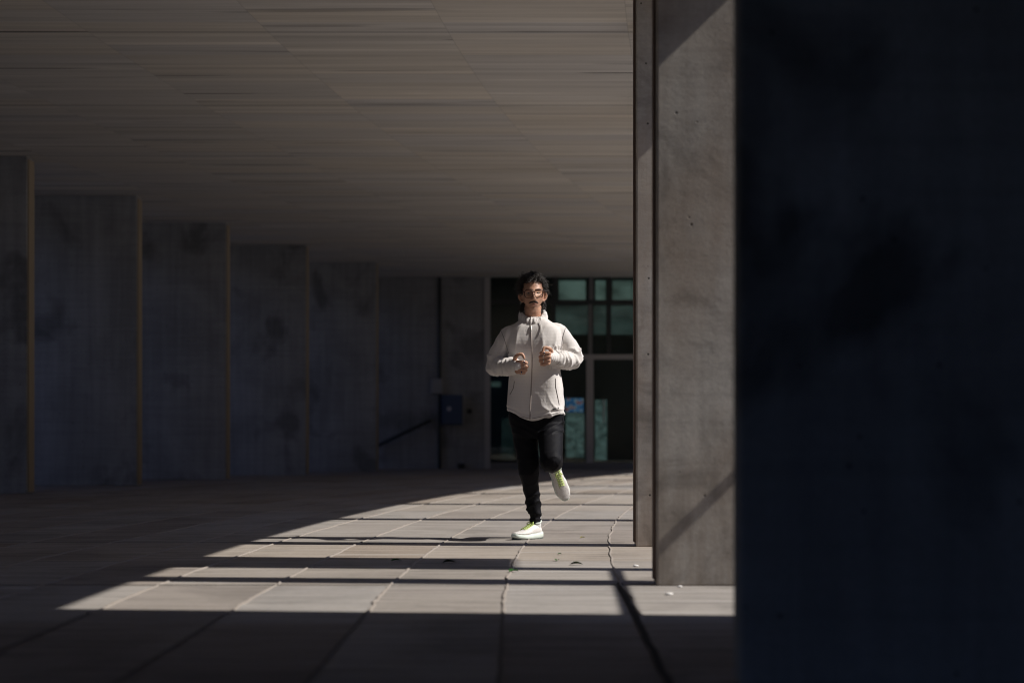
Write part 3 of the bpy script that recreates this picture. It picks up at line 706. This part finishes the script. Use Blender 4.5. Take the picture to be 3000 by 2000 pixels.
# face details
BB = bvh(body)
def fpt(x, z, off=0.0):
    p = hp(x, -.3, z); d = (HM.to_3x3() @ Vector((0, 1, 0))); h = BB.ray_cast(p, d)
    return (h[0]-d*off) if h[0] else hp(x, -.085, z)
for s in (-1, 1):
    bm = bmesh.new(); e = fpt(s*.030, .003, -.0075); bmesh.ops.create_uvsphere(bm, u_segments=20, v_segments=14, radius=.0115, matrix=Matrix.Translation(e)); eye = from_bm('eye', bm, mat('eye_white', (.30, .26, .24), .3), runner, True)
    bm = bmesh.new(); bmesh.ops.create_uvsphere(bm, u_segments=16, v_segments=10, radius=.0062, matrix=Matrix.Translation(e+Vector((0, -.0068, -.0002)))); from_bm('iris', bm, mat('iris_dark', (.02, .012, .008), .15), eye, True)
    bm = bmesh.new()
    add_tube(bm, [fpt(s*x_, z_, .0012) for x_, z_ in ((.016, .0035), (.022, .0062), (.030, .0072), (.038, .0062), (.044, .002))], .0028, 8); from_bm('eyelid', bm, skin, runner, True)
    bm = bmesh.new()
    for kx in range(40):
        t = kx/39; x_ = .011+.036*t; z_ = .0195+.0040*math.sin(t*2.4)+random.uniform(-.002, .002)
        a = fpt(s*x_, z_-.001, .000); b = fpt(s*(x_+.006), z_+.003, .0030); add_tube(bm, [a, b], [.0015, .0007], 4)
    from_bm('eyebrow', bm, hairm, runner, True)
bm = bmesh.new()
for kx in range(220):
    t = random.uniform(-1, 1); x_ = t*.025; z_ = -.0565-.0060*abs(t)**1.6+random.uniform(-.0035, .0035)*(1-.5*abs(t))
    a = fpt(x_, z_+.002, -.001); b = fpt(x_+.007*(1 if t > 0 else -1), z_-.0045, .0035); add_tube(bm, [a, (a+b)/2+Vector((0, -.0022, 0)), b], [.0017, .0015, .0007], 4)
from_bm('moustache', bm, hairm, runner, True)
lip = mat('lips', (.40, .16, .13), .45)
bm = bmesh.new(); add_tube(bm, [fpt(x_, -.0745-.001*abs(x_)/.02, -.0005) for x_ in (-.021, -.014, -.006, 0, .006, .014, .021)], [.001, .0024, .0034, .0032, .0034, .0024, .001], 8); from_bm('lips', bm, lip, runner, True)
bm = bmesh.new()
for kx in range(420):                                              # stubble on jaw and sideburns
    s = random.choice((-1, 1)); z_ = random.uniform(-.112, -.0); x_ = s*(.062 - .35*max(0, -z_-.05)+random.uniform(-.006, .006))
    if z_ < -.085: x_ = random.uniform(-.035, .035)
    a = fpt(x_, z_, -.0005); b = a+Vector((0, -.0015, -.0022)); add_tube(bm, [a, b], [.0004, .0002], 3, caps=False)
tag(from_bm('stubble', bm, hairm, runner), kind='stuff')
# glasses
gl_m = mat('tortoiseshell_frame', (.07, .022, .012), .2, .5)
gy = -.112
glasses = None; bm = bmesh.new()
def gpt(x, z, y=gy): return hp(x, y+.9*x*x*3, z)
for s in (-1, 1):
    cx_, cz_ = s*.0335, -.007; w_, h_ = .0270, .0245; ring = []
    for t in range(33):
        a = 2*math.pi*t/32; ca, sa = math.cos(a), math.sin(a)
        k_ = 1/((abs(ca)**4+abs(sa)**4)**.25); X_ = cx_+w_*ca*k_*(1-.10*max(0, -sa)); ring.append(gpt(X_, cz_+h_*sa*k_))
    add_tube(bm, ring, .0027, 8, caps=False)
    add_tube(bm, [gpt(s*.0600, .008), hp(s*.074, -.09, .009), hp(s*.081, -.02, .009), hp(s*.082, .012, .006)], [.0030, .0030, .0026, .0024], 8)
add_tube(bm, [gpt(-.0075, .000), gpt(-.003, .004), gpt(.003, .004), gpt(.0075, .000)], .0024, 8)
glasses = from_bm('glasses', bm, gl_m, runner, True)
lm = bpy.data.materials.new('lens'); lm.use_nodes = True; t = lm.node_tree; t.nodes.clear()
o_ = t.nodes.new('ShaderNodeOutputMaterial'); mx = t.nodes.new('ShaderNodeMixShader'); tr = t.nodes.new('ShaderNodeBsdfTransparent'); g_ = t.nodes.new('ShaderNodeBsdfGlossy')
g_.inputs['Roughness'].default_value = .02; mx.inputs[0].default_value = .05; tr.inputs[0].default_value = (.93, .93, .9, 1)
t.links.new(tr.outputs[0], mx.inputs[1]); t.links.new(g_.outputs[0], mx.inputs[2]); t.links.new(mx.outputs[0], o_.inputs[0])
for s in (-1, 1):
    bm = bmesh.new(); vs_ = []
    for tt in range(32):
        a = 2*math.pi*tt/32; ca, sa = math.cos(a), math.sin(a); k_ = 1/((abs(ca)**4+abs(sa)**4)**.25)
        vs_.append(bm.verts.new(gpt(s*.0335+.0265*ca*k_, -.007+.024*sa*k_)))
    bm.faces.new(vs_); from_bm('lens', bm, lm, glasses)
# earrings
for s in (-1, 1):
    bm = bmesh.new(); cc = hp(s*.079, .0, -.054); add_tube(bm, [cc+Vector((math.sin(a*math.pi/6)*.002, math.sin(a*math.pi/6)*.006, math.cos(a*math.pi/6)*.0075)) for a in range(13)], .0013, 6, caps=False)
    from_bm('earring', bm, silver, runner, True)

# ---- hair: curls over the scalp, longer at the sides and the nape
bm = bmesh.new(); rs = random.Random(11)
def curl(base, nrm, ln, rad, thick):
    d = (nrm+Vector((rs.uniform(-.5, .5), rs.uniform(-.5, .5), rs.uniform(-.6, .35)))).normalized()
    x, y = frame_of(d); ph = rs.uniform(0, 6.28); turns = rs.uniform(1.0, 2.0); pts = []; n_ = 11
    for i in range(n_):
        t = i/(n_-1); a = ph+turns*2*math.pi*t
        pts.append(base+d*ln*t+(x*math.cos(a)+y*math.sin(a))*rad*min(1, t*2+.2)+Vector((0, 0, -.35*ln*t*t)))
    add_tube(bm, pts, [thick*(1-.55*i/(n_-1)) for i in range(n_)], 5, caps=False)
cnt = 0
while cnt < 1350:
    th = rs.uniform(0, 2*math.pi); cz = rs.uniform(-.95, 1.0); r_ = math.sqrt(max(0, 1-cz*cz)); x, y, z = r_*math.cos(th), r_*math.sin(th), cz
    ax = abs(x)
    if y < -.05:      # hairline at the front
        lim = .60+.10*gs(x-.22, .22)
        if z < lim and not (ax > .80 and z > .05 and y > -.5): continue
    elif y < .30:
        if z < .18 and ax > .5 and y < .20: continue
    if z < -.75 and y < .4: continue
    base = hp(x*.076, y*(.096 if y > 0 else .088), z*.117)
    nrm = (HM.to_3x3() @ Vector((x, y, z*.9))).normalized()
    L_ = rs.uniform(.012, .052)*(1 if z > .2 else .6) + (.010 if z > .6 else 0)
    if rs.random() < .10: L_ += .022
    if x < -.3 and z > 0: L_ += .003
    curl(base, nrm, L_, rs.uniform(.006, .013), rs.uniform(.0015, .0026)); cnt += 1
for i in range(210):                                              # nape and behind the ears
    s = rs.choice((-1, 1)); x = s*rs.uniform(.35, .98); z = rs.uniform(-.9, -.05)
    base = hp(x*.072, rs.uniform(.030, .062), z*.117); nrm = Vector((s*.8, .3, -.4)).normalized()
    curl(base, nrm, rs.uniform(.015, .038), rs.uniform(.005, .009), rs.uniform(.0015, .0026))
# scalp cap under the curls
cap = bmesh.new(); bmesh.ops.create_uvsphere(cap, u_segments=48, v_segments=32, radius=1)
dl = [v for v in cap.verts if (v.co.y < -.05 and v.co.z < .66) or (v.co.y < .30 and v.co.z < .0) or v.co.z < -.75]
bmesh.ops.delete(cap, geom=dl, context='VERTS')
for v in cap.verts:
    n_ = noise.noise(v.co*6)*.006; v.co = hp(v.co.x*(.081+n_), v.co.y*(.102+n_), v.co.z*(.124+n_))
me_ = bpy.data.meshes.new('h'); cap.to_mesh(me_); cap.free(); bm.from_mesh(me_); bpy.data.meshes.remove(me_)
hair = from_bm('hair', bm, hairm, runner, True); hair['label'] = 'dark curly hair down to the nape'

# ---- trousers
bm = bmesh.new()
pel = [(1190, 1490, 1648, 0, .115), (1222, 1489, 1653, 0, .120), (1245, 1494, 1652, .0, .120), (1268, 1499, 1650, -.01, .112), (1284, 1504, 1648, -.015, .095)]
loft(bm, [(Vector((P((a+b)/2, py).x, yc, P(0, py).z)), W((b-a)/2), hy) for py, a, b, yc, hy in sub_rings(pel)], 40, 2.4)
stube(bm, [P(1535, 1248, 0), P(1540, 1290, -.015), P(1545, 1330, -.04), P(1549, 1378, -.055), P(1554, 1415, -.02), P(1560, 1455, .02), P(1563, 1485, .035), P(1566, 1502, .04)],
      [.090, .084, .074, .072, .058, .050, .051, .046], 26, 6)
add_tube(bm, [P(1567, 1505, .04), P(1567.5, 1514, .042), P(1568, 1524, .045)], [.044, .041, .043], 22)
stube(bm, [P(1612, 1246, 0), P(1613, 1280, -.09), P(1614, 1318, -.20), P(1614, 1350, -.29)], [.091, .084, .078, .075], 26, 6)
stube(bm, [P(1614, 1350, -.285), P(1617, 1352, -.20), P(1622, 1352, -.05), P(1628, 1350, .10)], [.074, .072, .060, .046], 24, 6)
def tdisp(p, n):
    t, r = seg_t(p, HIPR, KNR); d = 0
    if p.x < .06 and p.z > .55: d += .008*crease((p.x*.55+p.z)*62+noise.noise(p*7)*2.6, 1.7)*max(0, min(1, (p.z-.5)*5))*(1 if p.x > -.05 else .4)-.002
    if p.x > .06 and p.z > .70: d += .007*crease((-p.x*.5+p.z)*52+noise.noise(p*8)*2.2, 1.7)-.002
    t2, r2 = seg_t(p, KNR, ANR)
    if r2 < .1 and p.z < .52: d += .008*crease((p.z-p.x*.5)*34+noise.noise(p*8+Vector((2, 0, 0)))*3, 1.5)*(.4+t2)-.003
    if p.x > .10 and p.z < .56: d += .005*crease((p.z*.6-p.x)*50+noise.noise(p*10)*2, 1.5)
    if .135 < p.z < .165 and p.x < .12: d -= .005
    return n*(d+.004*noise.noise(p*9))
trousers = remesh('trousers', bm, tm, .0055, 4, disp=tdisp); trousers['label'] = 'black jogging trousers with gathered cuffs'
bm = bmesh.new(); add_tube(bm, [P(1649, 1224, -.05), P(1650, 1236, -.055), P(1650, 1243, -.05)], .002, 6); from_bm('drawcord', bm, tm, trousers, True)

# ---- shoes
def speck(name, colr, dark, sc, th):
    m = mat(name, colr, .7, .3); q = NB(m); vo = q.n('ShaderNodeTexVoronoi', {'Vector': q.obj(), 'Scale': sc}, feature='F1').outputs[0]
    q.base(q.mix(q.ramp(vo, [(th, 0.0), (th+.05, 1.0)]), dark, colr)); q.bump(q.noise(q.obj(), 260, 2, .5), .3, .002); return m
upm = speck('speckled_knit', (.74, .71, .68), (.10, .045, .04), 115, .22)
som = mat('pale_foam_sole', (.62, .68, .62), .6); som2 = mat('rubber_outsole', (.12, .15, .14), .7); lime = mat('lime_lace', (.58, .70, .24), .6); sock = mat('white_sock', (.7, .7, .68), .8)
def shoe(mtx, mirror, lab):
    """local: toe +x, up +z, heel at 0; length .295"""
    fl_ = -1 if mirror else 1
    secs = [(0.0, .022, 0, .028, .066), (.012, .030, 0, .026, .088), (.04, .036, 0, .026, .098), (.075, .037, .001, .026, .100), (.11, .038, .002, .026, .090), (.15, .043, .004, .025, .074), (.19, .048, .005, .025, .062), (.23, .046, .003, .027, .053), (.262, .036, 0, .031, .048), (.283, .021, -.002, .036, .046)]
    bm = bmesh.new(); rg = []
    for x, hw, cy_, z0, z1 in sub_rings(secs, 3):
        ring = []
        for k in range(24):
            t = 2*math.pi*k/24; ct, st = math.cos(t), math.sin(t); e = .75 if st < 0 else .95
            ring.append(bm.verts.new((x, fl_*cy_+hw*math.copysign(abs(ct)**.8, ct)*(1 if st < 0 else 1-.28*st**2), (z0+z1)/2+(z1-z0)/2*math.copysign(abs(st)**e, st))))
        rg.append(ring)
    for a, b in zip(rg, rg[1:]):
        for k in range(24): bm.faces.new((a[k], a[(k+1) % 24], b[(k+1) % 24], b[k]))
    bm.faces.new(rg[0]); bm.faces.new(rg[-1]); bm.transform(mtx)
    up = remesh('shoe', bm, upm, .0035, 3); up['label'] = lab
    bm = bmesh.new(); rg = []
    sol = [(-.010, .018, .020, .046), (.0, .032, .008, .046), (.03, .039, .002, .040), (.08, .039, .000, .036), (.13, .042, .000, .034), (.18, .050, .000, .032), (.225, .049, .002, .031), (.262, .039, .008, .034), (.286, .023, .016, .038), (.294, .010, .022, .037)]
    for x, hw, z0, z1 in sub_rings(sol, 3):
        ring = []
        for (fy, fz) in ((-.82, 0), (-.98, .12), (-1.03, .4), (-1, .8), (-.86, 1), (.86, 1), (1, .8), (1.03, .4), (.98, .12), (.82, 0)):
            wv = .002*math.sin(x*90)*(1 if .2 < fz < .9 else 0)
            ring.append(bm.verts.new((x, fl_*.002+fy*(hw+wv), z0+(z1-z0)*fz)))
        rg.append(ring)
    for a, b in zip(rg, rg[1:]):
        for k in range(10): bm.faces.new((a[k], a[(k+1) % 10], b[(k+1) % 10], b[k]))
    bm.faces.new(rg[0]); bm.faces.new(rg[-1]); bm.transform(mtx); from_bm('sole', bm, som, up, True)
    bm = bmesh.new()
    for x in (.02, .05, .09, .13, .17, .21, .245):
        z0 = .0 if .03 < x < .2 else .004
        bmesh.ops.create_cube(bm, size=1, matrix=Matrix.Translation((x, 0, z0+.0)) @ Matrix.Diagonal((.024, .078, .008, 1)))
    bm.transform(mtx); from_bm('outsole', bm, som2, up)
    # collar + sock
    bm = bmesh.new(); add_tube(bm, [(.040, 0, .085), (.037, 0, .115), (.034, 0, .15)], [.036, .033, .032], 20); bm.transform(mtx); from_bm('sock', bm, sock, up, True)
    bm = bmesh.new(); add_tube(bm, [(.042+.040*math.cos(a*math.pi/12), .034*math.sin(a*math.pi/12), .104-.010*math.cos(a*math.pi/12)+.008*abs(math.cos(a*math.pi/12))) for a in range(25)], .0062, 8, caps=False); bm.transform(mtx); from_bm('collar', bm, som, up, True)
    # laces
    bm = bmesh.new()
    def top(x):
        for (x0, _, _, _, z0), (x1, _, _, _, z1) in zip(secs, secs[1:]):
            if x0 <= x <= x1: return z0+(z1-z0)*(x-x0)/(x1-x0)
        return .05
    for i in range(6):
        x = .085+i*.0175; h_ = .020
        for s in (-1, 1):
            add_tube(bm, smooth_path([(x, -s*h_, top(x)-.004), (x+.004, -s*.008, top(x+.004)+.005), (x+.010, s*.010, top(x+.010)+.006), (x+.014, s*h_, top(x+.014)-.003)], 3), .0028, 6)
    for s in (-1, 1): add_tube(bm, smooth_path([(.088, 0, top(.088)+.006), (.094, s*.018, top(.09)+.016), (.108, s*.026, top(.1)+.006), (.098, s*.010, top(.1)+.006)], 4), .0026, 6)
    bm.transform(mtx); from_bm('laces', bm, lime, up, True)
    bm = bmesh.new(); add_tube(bm, smooth_path([(.076, -.012, .098), (.070, -.010, .118), (.068, 0, .124), (.070, .010, .118), (.076, .012, .098)], 4), .006, 8); bm.transform(mtx); from_bm('tongue', bm, lime, up, True)
    return up
def basis(fwd, up, org, sc=1.0):
    f = Vector(fwd).normalized(); u = Vector(up); u = (u-f*u.dot(f)).normalized(); s = u.cross(f)
    m = Matrix((f, s, u)).transposed().to_4x4() @ Matrix.Scale(sc, 4); m.translation = Vector(org); return m
h0 = P(1580, 1572, .075)
shoe(basis((-.60, -.80, .0), (0, 0, 1), (h0.x, .080, .002)), False, 'planted white shoe')
shoe(basis((.36, .12, -.93), (.16, -.98, -.06), P(1613, 1347, .20), 1.0), True, 'lifted white shoe with the toe pointing down')
